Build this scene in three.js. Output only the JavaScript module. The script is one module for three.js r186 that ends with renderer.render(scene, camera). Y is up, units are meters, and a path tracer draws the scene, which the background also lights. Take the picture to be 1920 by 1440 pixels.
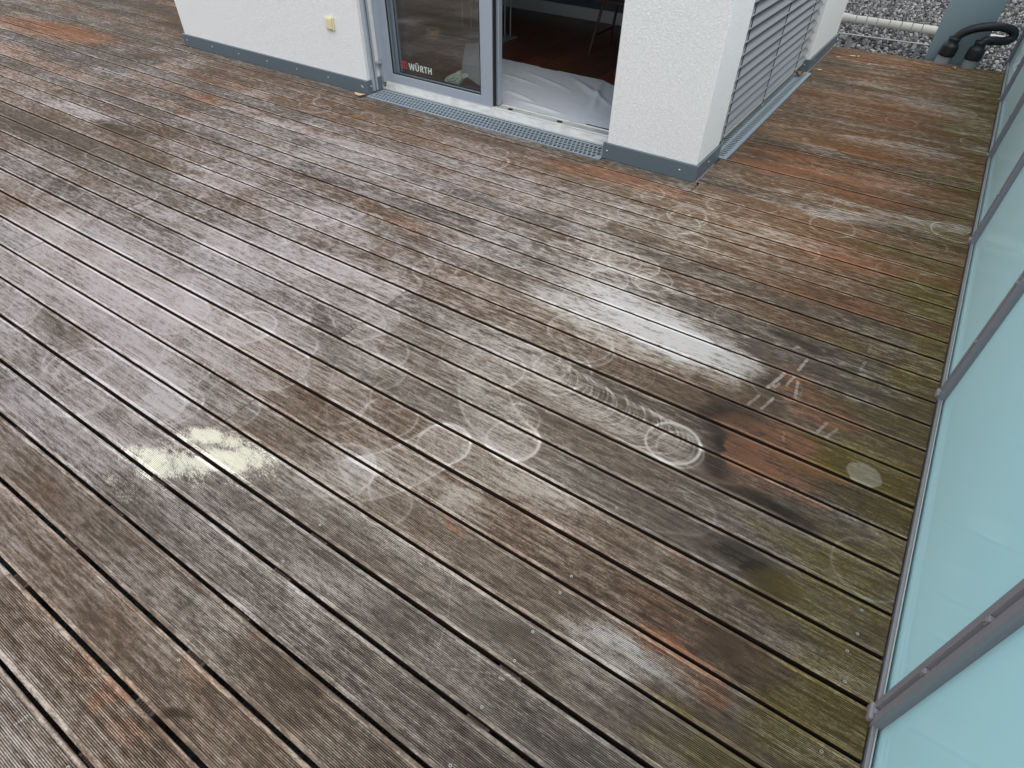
import * as THREE from 'three';
import { mergeGeometries } from 'three/addons/utils/BufferGeometryUtils.js';
import { RoundedBoxGeometry } from 'three/addons/geometries/RoundedBoxGeometry.js';
import { FontLoader } from 'three/addons/loaders/FontLoader.js';
import { TextGeometry } from 'three/addons/geometries/TextGeometry.js';

// ---------------------------------------------------------------- camera, sky, sun, exposure
const scene = new THREE.Scene();
const camera = new THREE.PerspectiveCamera(65.48, 4 / 3, 0.05, 400);
camera.position.set(0, 1.6694, 3.6899);
camera.quaternion.setFromRotationMatrix(new THREE.Matrix4().makeBasis(
  new THREE.Vector3(0.83223, 0.013807, -0.554258),
  new THREE.Vector3(-0.390007, 0.725115, -0.567541),
  new THREE.Vector3(0.394064, 0.688489, 0.608848)));
camera.updateMatrixWorld();

const renderer = new THREE.WebGLRenderer({ antialias: true });
renderer.setSize(1024, 768);
renderer.toneMapping = THREE.LinearToneMapping;
renderer.toneMappingExposure = 1.5;
renderer.shadowMap.enabled = true;

{ // an even overcast sky, brighter towards the zenith
  const W = 128, H = 64, d = new Float32Array(W * H * 4);
  for (let j = 0; j < H; j++) {
    const el = ((j + 0.5) / H - 0.5) * Math.PI, s = Math.max(0, Math.sin(el));
    const l = 1.18 * (0.46 + 0.54 * s);
    for (let i = 0; i < W; i++) {
      const k = (j * W + i) * 4;
      d[k] = l * 0.955; d[k + 1] = l * 1.0; d[k + 2] = l * 1.06; d[k + 3] = 1;
    }
  }
  const sky = new THREE.DataTexture(d, W, H, THREE.RGBAFormat, THREE.FloatType);
  sky.mapping = THREE.EquirectangularReflectionMapping;
  sky.magFilter = THREE.LinearFilter; sky.minFilter = THREE.LinearFilter;
  sky.needsUpdate = true;
  scene.background = sky; scene.environment = sky;
}
const sun = new THREE.DirectionalLight(0xfff4e6, 0.9);
sun.position.set(3.2, 9, 5.5); sun.target.position.set(-2, 0, 0);
sun.castShadow = true; sun.shadow.radius = 60; sun.shadow.mapSize.set(2048, 2048);
Object.assign(sun.shadow.camera, { left: -13, right: 13, top: 13, bottom: -13, near: 0.5, far: 40 });
scene.add(sun, sun.target);

// ---------------------------------------------------------------- helpers
let seedState = 90210;
const rnd = () => { seedState = (seedState * 1664525 + 1013904223) >>> 0; return seedState / 4294967296; };
const rr = (a, b) => a + (b - a) * rnd();
const clamp = (x, a = 0, b = 1) => x < a ? a : x > b ? b : x;
const sstep = (a, b, x) => { const t = clamp((x - a) / (b - a)); return t * t * (3 - 2 * t); };
const NT = new Float32Array(65536); for (let i = 0; i < 65536; i++) NT[i] = rnd();
function vn(x, y) { // value noise 0..1
  const xi = Math.floor(x), yi = Math.floor(y), fx = x - xi, fy = y - yi;
  const u = fx * fx * (3 - 2 * fx), v = fy * fy * (3 - 2 * fy);
  const x0 = xi & 255, x1 = (xi + 1) & 255, y0 = (yi & 255) << 8, y1 = ((yi + 1) & 255) << 8;
  const a = NT[y0 | x0], b = NT[y0 | x1], c = NT[y1 | x0], d = NT[y1 | x1];
  return a + (b - a) * u + (c - a) * v + (a - b - c + d) * u * v;
}
const fbm = (x, y) => vn(x, y) * 0.53 + vn(x * 2.1 + 17.3, y * 2.1 + 5.7) * 0.29 + vn(x * 4.3 + 3.1, y * 4.3 + 41.7) * 0.18;
const lin = (r, g, b) => new THREE.Color().setRGB(r, g, b);
const mat = (r, g, b, o = {}) => new THREE.MeshStandardMaterial({ color: lin(r, g, b), roughness: 0.7, ...o });
function shadowed(m) { m.castShadow = true; m.receiveShadow = true; return m; }
const taken = {};
function numbered(n) { if (!(n in taken)) { taken[n] = 0; return n; } taken[n]++; return n + '_' + String(taken[n]).padStart(3, '0'); }
function part(parent, name, geo, material, at) {
  const m = shadowed(new THREE.Mesh(geo, material)); m.name = name;
  if (at) m.position.set(...at);
  parent.add(m); return m;
}
function thing(name, label, category, at = [0, 0, 0], group) {
  const g = new THREE.Group(); g.name = numbered(name); g.position.set(...at);
  g.userData = { label, category }; if (group) g.userData.group = group;
  scene.add(g); return g;
}
function tagMesh(name, geo, material, label, category, at, group) {
  const m = shadowed(new THREE.Mesh(geo, material)); m.name = numbered(name);
  if (at) m.position.set(...at);
  m.userData = { label, category }; if (group) m.userData.group = group;
  scene.add(m); return m;
}
function structure(name, label, obj) { obj.name = name; obj.userData = { label, category: name.replace(/_/g, ' '), kind: 'structure' }; scene.add(obj); return obj; }
const flat = (g) => g.index ? g.toNonIndexed() : g;
// box from corner to corner, edges eased by r
function bx(x0, x1, y0, y1, z0, z1, r = 0) {
  const w = x1 - x0, h = y1 - y0, d = z1 - z0;
  const g = r ? new RoundedBoxGeometry(w, h, d, 2, Math.min(r, w / 2.01, h / 2.01, d / 2.01)) : new THREE.BoxGeometry(w, h, d);
  g.translate((x0 + x1) / 2, (y0 + y1) / 2, (z0 + z1) / 2); return g;
}
function metreUV(g, s = 1) { // uv in metres / s, by the way each face points
  if (g.index) g = g.toNonIndexed();
  const p = g.attributes.position, n = g.attributes.normal, uv = new Float32Array(p.count * 2);
  for (let i = 0; i < p.count; i += 3) {
    let ax = 0, ay = 0, az = 0;
    for (let k = 0; k < 3; k++) { ax += Math.abs(n.getX(i + k)); ay += Math.abs(n.getY(i + k)); az += Math.abs(n.getZ(i + k)); }
    for (let k = 0; k < 3; k++) {
      const x = p.getX(i + k), y = p.getY(i + k), z = p.getZ(i + k);
      const [u, v] = ax > ay && ax > az ? [z, y] : ay > az ? [x, z] : [x, y];
      uv[(i + k) * 2] = u / s; uv[(i + k) * 2 + 1] = v / s;
    }
  }
  g.setAttribute('uv', new THREE.BufferAttribute(uv, 2)); return g;
}
function sweep(profile, len, axis) { // closed [a, b] outline pushed along an axis: 'x' takes (z, y), 'z' takes (x, y)
  const s = new THREE.Shape(profile.map(([a, b]) => new THREE.Vector2(a, b)));
  const g = new THREE.ExtrudeGeometry(s, { depth: len, bevelEnabled: false, steps: 1 });
  if (axis === 'x') g.rotateY(-Math.PI / 2).translate(len, 0, 0); // (a, b, t) -> (len - t, b, a)
  return g;
}
function rod(a, b, r, seg = 8) {
  const A = new THREE.Vector3(...a), B = new THREE.Vector3(...b), d = B.clone().sub(A), l = d.length();
  const g = new THREE.CylinderGeometry(r, r, l, seg); g.translate(0, l / 2, 0);
  g.applyQuaternion(new THREE.Quaternion().setFromUnitVectors(new THREE.Vector3(0, 1, 0), d.normalize()));
  g.translate(A.x, A.y, A.z); return g;
}
function byteTex(W, H, f, srgb, repeat = true) {
  const d = new Uint8Array(W * H * 4);
  for (let j = 0; j < H; j++) for (let i = 0; i < W; i++) { const c = f(i, j), k = (j * W + i) * 4; d[k] = c[0]; d[k + 1] = c[1]; d[k + 2] = c[2]; d[k + 3] = 255; }
  const t = new THREE.DataTexture(d, W, H); t.magFilter = THREE.LinearFilter; t.minFilter = THREE.LinearMipmapLinearFilter; t.generateMipmaps = true;
  if (repeat) t.wrapS = t.wrapT = THREE.RepeatWrapping;
  if (srgb) t.colorSpace = THREE.SRGBColorSpace;
  t.needsUpdate = true; return t;
}
// tileable noise for repeating textures
function tn(x, y, p) {
  const xi = Math.floor(x), yi = Math.floor(y), fx = x - xi, fy = y - yi, m = (a) => ((a % p) + p) % p;
  const u = fx * fx * (3 - 2 * fx), v = fy * fy * (3 - 2 * fy), at = (i, j) => NT[(m(j) * 251 + m(i) * 7 + 911) & 65535];
  const a = at(xi, yi), b = at(xi + 1, yi), c = at(xi, yi + 1), d = at(xi + 1, yi + 1);
  return a + (b - a) * u + (c - a) * v + (a - b - c + d) * u * v;
}

// ---------------------------------------------------------------- where the weathering lies
// patches on the boards, as [x, z, half length along the board, half width across it, strength]
const FILM = [[-.786,1.53,.45,.2,.75],[-.559,1.564,.5,.2,.9],[-.495,1.565,.35,.12,.6],[-.344,1.579,.28,.12,.8],[-.99,1.463,.3,.2,.5],[-.662,1.565,.3,.1,.5],[-1.012,1.189,.16,.1,.45],[-.771,1.199,.12,.05,.4],[-3.37,2.649,.35,.2,.55],[-2.914,2.691,.4,.2,.55],[-2.499,2.765,.35,.15,.45],[-3.857,2.648,.3,.15,.35],[-3.512,1.656,.35,.15,.6],[-3.629,1.878,.3,.1,.5],[-3.557,1.284,.4,.08,.5],[-4.482,.823,.35,.06,.6],[-3.953,.856,.35,.06,.6],[-3.458,.898,.35,.06,.5],[-3.098,.847,.35,.06,.5],[-5.036,1.533,.6,.06,.8],[-7.335,-.224,.5,.06,.4],[-5.44,1.592,.4,.06,.5],[-2.508,3.354,.15,.08,.7],[-2.295,3.381,.2,.1,.5],[-2.046,3.338,.2,.1,.4],[-2.944,3.166,.2,.1,.3],[-1.239,2.936,.15,.06,.55],[-1.229,2.842,.15,.05,.3],[-1.387,2.949,.12,.06,.3],[-.14,2.944,.16,.06,.95],[-.113,2.881,.1,.04,.6],[-.002,2.913,.12,.05,.5],[-.711,2.12,.2,.06,.45],[-.521,2.167,.15,.06,.5],[-.936,2.082,.2,.08,.4],[-1.145,2.014,.3,.1,.3],[-.784,2.764,.08,.06,.55],[-.626,2.575,.2,.08,.3],[-.807,.349,.25,.05,.5],[-.498,.433,.3,.08,.45],[-.249,-.045,.2,.07,.7],[-.278,.384,.3,.06,.6],[-.482,-.045,.15,.06,.5],[-.43,-.211,.2,.03,.7],[-.126,-.254,.25,.03,.8],[.167,-.259,.2,.03,.8],[.44,-.299,.06,.04,.8],[-.496,-1.379,.2,.04,.5],[-.274,-1.389,.2,.05,.6],[.004,-1.434,.25,.05,.6],[.274,-1.455,.1,.05,.4],[-.44,-2.774,.3,.06,.4],[-.069,-2.54,.3,.1,.4],[.051,-3.317,.15,.06,.45],[-.706,.785,.2,.1,.25],[-.988,.704,.2,.1,.2],[-.894,3.391,.15,.08,.45],[-.941,3.267,.12,.06,.4],[-1.107,3.478,.12,.05,.4],[-.626,3.491,.12,.1,.35],[-1.278,3.515,.1,.05,.3],[-1.462,3.774,.08,.05,.35],[-1.527,3.663,.15,.05,.35],[-2.587,1.093,.3,.1,.25],[-3.09,1.056,.4,.1,.3],[-2.607,1.617,.3,.1,.35],[-2.405,2.038,.35,.12,.35],[-1.994,1.993,.3,.1,.35],[-1.618,1.953,.3,.1,.3],[-1.344,2.06,.3,.1,.3],[-2.568,2.276,.3,.1,.3],[-2.39,2.96,.25,.1,.4],[-2.067,2.978,.2,.08,.4],[-2.001,2.775,.2,.06,.3],[-1.552,2.905,.2,.06,.35],[-.775,3.215,.12,.06,.25],[-1.263,.548,.15,.04,.4],[.273,1.369,.12,.06,.35],[.213,1.486,.1,.05,.35],[-.853,3.01,.15,.05,.3]];
const BARE = [[-.203,-.648,.75,.26,.45],[-.559,-3.464,.7,.16,.4],[-.656,-2.112,.5,.25,.3],[.062,.44,.5,.14,.35],[.018,.972,.4,.2,.25],[-1.619,.211,.6,.12,.35],[-8.143,.53,1.4,.2,1],[-7.549,.35,.8,.16,.8],[-7.498,1.045,.5,.07,.6],[-7.304,-.393,.5,.05,.3],[-4.835,.855,.25,.08,.6],[-5.017,1.064,.25,.05,.5],[-4.901,.498,.3,.06,.5],[-4.915,.152,.4,.06,.4],[-4.039,.352,.25,.05,.7],[-4.629,1.143,.15,.03,.6],[-3.837,.017,.12,.03,.8],[-3.657,.439,.2,.05,.4],[-2.112,1.494,.3,.06,.5],[-2.408,1.477,.25,.05,.35],[-1.894,1.341,.3,.08,.35],[-1.432,1.293,.2,.08,.3],[-1.256,.964,.1,.04,.5],[-1.733,.293,.3,.07,.5],[-1.395,.198,.35,.08,.6],[-1.177,.274,.3,.05,.4],[-.987,.227,.2,.05,.4],[-.78,-.488,.35,.06,.7],[-.327,-.609,.4,.07,.9],[.103,-.724,.3,.06,.85],[.353,-.635,.12,.08,.7],[-.681,-.772,.3,.05,.5],[-.156,-.405,.3,.03,.8],[-.143,-1.048,.2,.05,.6],[.062,.44,.3,.05,.85],[.311,.417,.15,.05,.5],[-.101,.427,.15,.05,.5],[.181,.834,.2,.06,.5],[-.14,.926,.2,.06,.35],[.045,1.987,.26,.17,.9],[-.039,2.059,.12,.07,.6],[.197,1.957,.12,.06,.5],[.099,1.62,.2,.12,.85],[-.036,1.503,.1,.06,.6],[.249,1.673,.1,.06,.3],[-.033,2.198,.1,.03,.5],[-.044,2.853,.1,.04,.85],[.081,2.89,.12,.05,.85],[-.115,2.769,.1,.05,.4],[-.056,2.583,.08,.02,.5],[-1.153,3.785,.06,.05,.6],[-1.005,3.79,.06,.03,.5],[-1.012,3.479,.05,.02,.6],[-1.006,3.622,.06,.04,.5],[-.851,3.467,.05,.03,.3],[-1.277,3.771,.06,.04,.4],[-1.956,3.535,.1,.03,.5],[-2.625,3.036,.1,.06,.35],[-1.829,2.301,.15,.06,.4],[-.765,-3.528,.3,.06,.6],[-.291,-3.557,.25,.05,.6],[-.706,-2.761,.3,.06,.4],[-.136,-1.902,.2,.08,.4],[-.352,-1.814,.3,.08,.35],[-.722,2.861,.08,.012,.8],[-1.339,1.228,.1,.03,.3],[-1.101,2.138,.03,.012,1]];
const SOOT = [[-.119,1.908,.16,.14,.85],[-.1,2.086,.14,.09,.75],[-.128,1.645,.1,.1,.7],[-.207,1.985,.2,.12,.2],[-.197,2.226,.2,.08,.2],[-.151,1.416,.06,.06,.3],[-.055,1.261,.12,.03,.7],[-.184,2.158,.1,.05,.25],[.067,1.392,.12,.04,.3],[.064,2.213,.1,.03,.9],[.189,2.218,.1,.03,.8],[.072,2.463,.12,.04,.9],[.182,2.497,.1,.04,.9],[-.028,2.473,.1,.04,.25],[-.12,2.513,.12,.05,.2],[-1.829,2.301,.25,.05,.25],[-4.765,1.571,.35,.1,.75],[-4.727,1.902,.25,.08,.3],[-4.327,1.439,.3,.06,.25],[-5.282,1.944,.3,.08,.3],[-6.264,.454,.3,.06,.3],[-6.152,.681,.3,.06,.25],[-7.741,-.68,.6,.1,.175],[-5.98,-.091,.2,.05,.2],[-1.017,3.724,.025,.018,.9],[-1.53,3.493,.08,.05,.225],[-1.586,3.662,.06,.05,.15],[-1.532,3.839,.05,.05,.3],[-1.362,3.158,.12,.05,.3],[-1.492,3.165,.12,.03,.25],[-1.675,3.422,.12,.05,.25],[-1.035,3.133,.1,.06,.15],[-.327,2.872,.15,.06,.15],[-.408,3.062,.1,.06,.175],[-.919,2.908,.12,.06,.15],[-.702,2.786,.12,.05,.2],[-.526,2.666,.15,.05,.2],[-.292,2.507,.2,.06,.2],[-.342,2.639,.15,.04,.175],[-.904,-.01,.25,.06,.225],[-.669,.087,.2,.05,.25],[-.661,1.123,.15,.05,.15],[-.508,1.235,.2,.05,.25],[-.652,1.282,.15,.04,.2],[-1.086,.845,.2,.08,.125],[-2.786,2.304,.12,.05,.2],[.115,2.978,.2,.1,.2],[-.028,3.059,.12,.1,.175],[-.425,3.263,.12,.08,.15],[-.33,3.046,.1,.06,.2],[.153,2.756,.12,.06,.3],[.075,2.754,.1,.04,.25],[.189,.091,.12,.02,.25],[-1.308,3.92,.08,.06,.2],[-.233,.767,.2,.05,.125]];
const ALGAE = [[.219,-2.024,.12,.15,.7],[-.095,-2.143,.2,.04,.5],[.174,.169,.25,.05,.7],[.377,.567,.12,.15,.6],[.376,1.864,.15,.1,.6],[.311,2.312,.15,.1,.4],[.131,2.319,.12,.06,.5],[.238,2.53,.15,.06,.5],[.392,2.681,.12,.1,.6],[.35,2.85,.15,.1,.5],[.142,3.048,.2,.08,.4],[.103,1.152,.15,.05,.4],[.218,1.884,.1,.08,.5],[-6.116,.754,.3,.05,.35],[-5.056,-.338,.4,.05,.4],[-5.392,.118,.3,.05,.4],[-.029,3.148,.15,.08,.3],[.354,1.235,.1,.1,.5],[.4,.947,.1,.1,.5]];
const POWDER = [[-1.768,3.111,.057,.034,.7],[-1.711,3.078,.069,.034,.95],[-1.646,3.047,.069,.034,.8],[-1.577,3.03,.057,.034,.45],[-1.669,3.207,.057,.034,.5],[-1.628,3.161,.069,.034,.9],[-1.566,3.119,.069,.034,1],[-1.512,3.07,.069,.032,.85],[-1.462,3.03,.057,.029,.5],[-1.6,3.224,.057,.034,.6],[-1.877,3.278,.069,.04,.5],[-1.804,3.252,.069,.04,.65],[-1.731,3.249,.069,.034,.85],[-1.702,3.206,.057,.029,.5],[-1.772,3.294,.069,.034,.55],[-1.649,3.113,.138,.081,.35],[-1.768,3.245,.149,.092,.32],[-1.469,3.093,.138,.069,.3],[-1.76,3.389,.115,.023,.35]];
// marks of the scrubbing disc, as [x, z, radius, strength]
const RINGS = [[-.29,2.138,.1,.95],[-.257,2.153,.085,.45],[-.786,2.462,.098,.75],[-.986,2.62,.098,.65],[-2.127,2.565,.11,.5],[-.911,.445,.11,.7],[-.913,.562,.12,.6],[.419,-1.814,.105,.7],[-.989,1.111,.09,.6],[-1.058,1.128,.1,.5],[-.978,1.315,.1,.6],[-.798,1.189,.1,.6],[-1.357,.775,.1,.5],[-1.259,1.051,.09,.55],[-.106,-1.951,.11,.35],[.418,-.246,.12,.7],[.414,2.275,.11,.4],[-.173,.095,.12,.5],[-2.731,3.278,.1,.4],[-2.012,3.085,.09,.4],[-1.96,3.184,.1,.3],[-2.306,3.234,.1,.4],[-2.301,3.062,.1,.35],[-3.422,.728,.12,.3],[-2.808,2.32,.1,.35],[-2.842,2.181,.1,.4],[-3.522,1.037,.12,.3],[-3.874,1.114,.12,.35],[-1.663,1.644,.1,.3],[-1.747,1.733,.11,.35],[-1.064,2.171,.12,.3],[-1.217,2.151,.12,.3],[-.991,1.995,.12,.3],[-1.167,.602,.1,.5],[-2.956,1.784,.11,.3],[-2.926,2.066,.11,.3],[-.043,-1.519,.12,.3],[.264,-2.331,.1,.3],[-.698,-1.927,.11,.25],[-.362,-2.831,.12,.25],[-.064,1.601,.1,.2],[-.321,1.257,.12,.25],[-.99,1.516,.12,.5]];
// strokes of the scrubbing disc from one place to another, as [x, z, x, z, half width, strength]
const SWEEPS = [[-1.227,2.998,-.986,2.62,.1,.5],[-1.11,2.202,-.786,2.462,.1,.45],[-.954,2.054,-.29,2.138,.1,.35],[-2.174,2.724,-2.127,2.565,.11,.4],[-.295,.924,-.782,1.207,.09,.35],[-2.81,2.832,-1.811,2.684,.13,.3],[-2.44,2.724,-1.436,2.69,.1,.22],[-3.415,2.866,-2.475,2.7,.14,.3],[-2.763,2.224,-1.71,2.219,.12,.25],[-2.474,3.141,-1.961,3.05,.1,.3],[-3.132,1.386,-1.757,1.52,.13,.2],[-1.492,3.165,-1.208,2.915,.12,.3],[-.838,.524,-.256,.47,.1,.3],[-.419,.075,.44,-.299,.05,.45],[-.472,-1.272,.212,-1.411,.1,.3],[-3.414,2.026,-2.666,1.954,.12,.3],[-1.316,1.212,-.899,1.11,.1,.4],[-2.848,3.233,-2.304,3.214,.12,.3],[-1.825,2.097,-1.064,2.171,.12,.2],[-2.475,2.932,-2.012,3.085,.1,.25],[-.557,-2.688,.252,-2.467,.12,.3],[-1.352,1.971,-.855,1.814,.14,.25],[-.472,2.47,-.13,2.397,.09,.2],[-.787,3.203,-.503,3.233,.1,.12]];
const TRAILS = [[-.917,2.07,-.29,2.138,26,.1,.34],[-1.027,2.263,-.786,2.462,8,.095,.3],[-1.197,2.977,-.986,2.62,12,.1,.16],[-.43,-.211,.443,-.264,14,.06,.22],[-2.174,2.724,-2.127,2.565,6,.1,.22],[-.952,1.881,-.589,1.884,10,.11,.15],[-2.572,1.888,-1.618,1.953,14,.11,.13],[-3.514,2.097,-2.536,2.065,14,.11,.12]];
const STROKES = [[-.087,1.644,-.053,1.518,.014,.9],[.022,1.632,.007,1.537,.012,.9],[-.026,1.581,-.014,1.514,.01,.8],[-.01,1.461,.004,1.371,.012,.9],[-.122,1.781,-.101,1.706,.011,.7],[-.071,1.776,-.049,1.691,.011,.8],[.142,1.776,.16,1.709,.011,.7],[.177,1.784,.201,1.722,.011,.6],[.206,1.312,.214,1.244,.012,.5],[.044,1.892,.037,1.853,.01,.4],[.215,1.166,.213,1.106,.012,.35],[-.065,1.624,-.054,1.59,.012,.7],[-.064,1.322,-.05,1.306,.01,.8],[-.641,3.012,-.562,3.138,.003,.5],[-.562,3.138,-.524,3.253,.003,.5],[-.518,3.26,-.339,3.165,.004,.45],[-.339,3.165,-.271,3.108,.004,.45],[-.353,3.179,-.339,3.18,.006,.9],[-1.632,3.392,-1.681,3.308,.003,.8],[-1.298,3.954,-1.293,3.925,.006,.95]];

// ---------------------------------------------------------------- the deck: boards with real ridges, each with its own piece of the weathering map
const PITCH = 0.15, THICK = 0.026, EAST = 0.497;
const boards = []; // {k, x0, x1, z0, z1, fine}
function row(k, x0, x1, z0, z1) {
  // boards are cut about four metres long and meet over the joists, in turn from row to row
  const cuts = [x0];
  const first = ((k % 2) + 2) % 2 === 1 ? -1.74 : -3.61;
  for (let c = first - 12.6; c < x1 - 0.25; c += 4.2) if (c > x0 + 0.3) cuts.push(c);
  cuts.push(x1);
  cuts.sort((a, b) => a - b);
  for (let i = 0; i + 1 < cuts.length; i++) boards.push({ k, x0: cuts[i] + (i ? 0.001 : 0), x1: cuts[i + 1] - (i + 2 < cuts.length ? 0.001 : 0), z0, z1 });
}
for (let k = -27; k <= 41; k++) {
  const g0 = k > 0 ? rr(0.0105, 0.0145) : rr(0.0085, 0.011), g1 = k > -1 ? rr(0.0105, 0.0145) : rr(0.0085, 0.011);
  const z0 = k * PITCH + g0 / 2, z1 = (k + 1) * PITCH - g1 / 2;
  if (k > 0) row(k, -12, EAST, z0, z1);
  else if (k === 0) { row(k, -12, -6.33, z0, z1); row(k, -6.32, -3.832, 0.026, z1); row(k, -3.828, -1.684, 0.058, z1); row(k, -1.68, -1.005, 0.026, z1); row(k, -0.998, EAST, z0, z1); }
  else {
    if (k > -22) row(k, -12, -6.285, z0, z1);
    if (k > -27) row(k, (k >= -3 || k < -18) ? -1.018 : -0.976, EAST, z0, z1);
  }
}
// place every board in an atlas of 2048 x 2048 pages
for (const b of boards) {
  const L = b.x1 - b.x0, mid = (b.x0 + b.x1) / 2, zc = (b.z0 + b.z1) / 2;
  b.fine = b.x1 > -1.8 && zc > 0.9 && zc < 4.2 ? 2 : b.x1 > -5.9 && zc < 4.2 ? 1 : 0;
  const near = b.fine === 2;
  b.w = Math.min(2040, Math.round(L / (near ? 0.0019 : b.fine ? 0.003 : 0.005)));
  b.h = near ? 96 : b.fine ? 60 : 30;
  b.seed = rnd() * 200; b.tone = rr(-1, 1); b.hue = rr(-1, 1); b.grey = rr(-1, 1);
}
const pages = []; let cur = null;
for (const b of [...boards].sort((p, q) => q.h - p.h || q.w - p.w)) {
  if (!cur || cur.x + b.w + 4 > 2048) {
    if (!cur || cur.y + cur.rowH + b.h + 8 > 2030) { cur = { x: 0, y: 0, rowH: 0, data: new Uint8Array(2048 * 2048 * 4) }; pages.push(cur); }
    else { cur.y += cur.rowH; cur.x = 0; }
    cur.rowH = b.h + 4;
  }
  b.page = pages.length - 1; b.px = cur.x + 2; b.py = cur.y + 2; cur.x += b.w + 4;
}
const more = []; // lighter, nameless marks of the same disc all over the scrubbed area
for (let i = 0; i < 170; i++) more.push([rr(-5.2, -0.75), rr(0.3, 3.3), rr(0.085, 0.125), rr(0.18, 0.55)]);
for (let i = 0; i < 30; i++) more.push([rr(-0.9, 0.42), rr(-3.6, 0.7), rr(0.09, 0.12), rr(0.15, 0.4)]);
const allRings = [...RINGS.map((r) => [...r, 1]), ...more.map((r) => [...r, 0])];
const sweeps = SWEEPS.map((v) => [...v.slice(0, 5), v[5] * 1.9, rr(-0.05, 0.05)]);
for (let i = 0; i < 90; i++) { const x = rr(-5, -1.5), z = rr(0.4, 3.2), t = rr(-0.5, 1.1), l = rr(0.3, 1.0); sweeps.push([x, z, x + l * Math.cos(t), z + l * Math.sin(t), rr(0.08, 0.13), rr(0.18, 0.5), rr(-0.12, 0.12)]); }
for (let i = 0; i < 14; i++) { const x = rr(-0.8, 0.1), z = rr(-3.5, 0.2), t = rr(-0.3, 0.3), l = rr(0.2, 0.5); sweeps.push([x, z, x + l * Math.cos(t), z + l * Math.sin(t), rr(0.06, 0.11), rr(0.16, 0.4), rr(-0.05, 0.05)]); }
const trailArcs = [];
for (const [x0, z0, x1, z1, n, r, a] of TRAILS) {
  const dir = Math.atan2(z1 - z0, x1 - x0);
  for (let i = 0; i < 2 * n; i++) { const t = (i + rr(-0.4, 0.4)) / (2 * n); trailArcs.push([x0 + (x1 - x0) * t + rr(-0.01, 0.01), z0 + (z1 - z0) * t + rr(-0.012, 0.012), r * rr(0.9, 1.05), a * rr(0.6, 1.2), dir]); }
}
const toLin = new Float32Array(256); for (let i = 0; i < 256; i++) toLin[i] = Math.pow(i / 255, 2.2);
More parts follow.
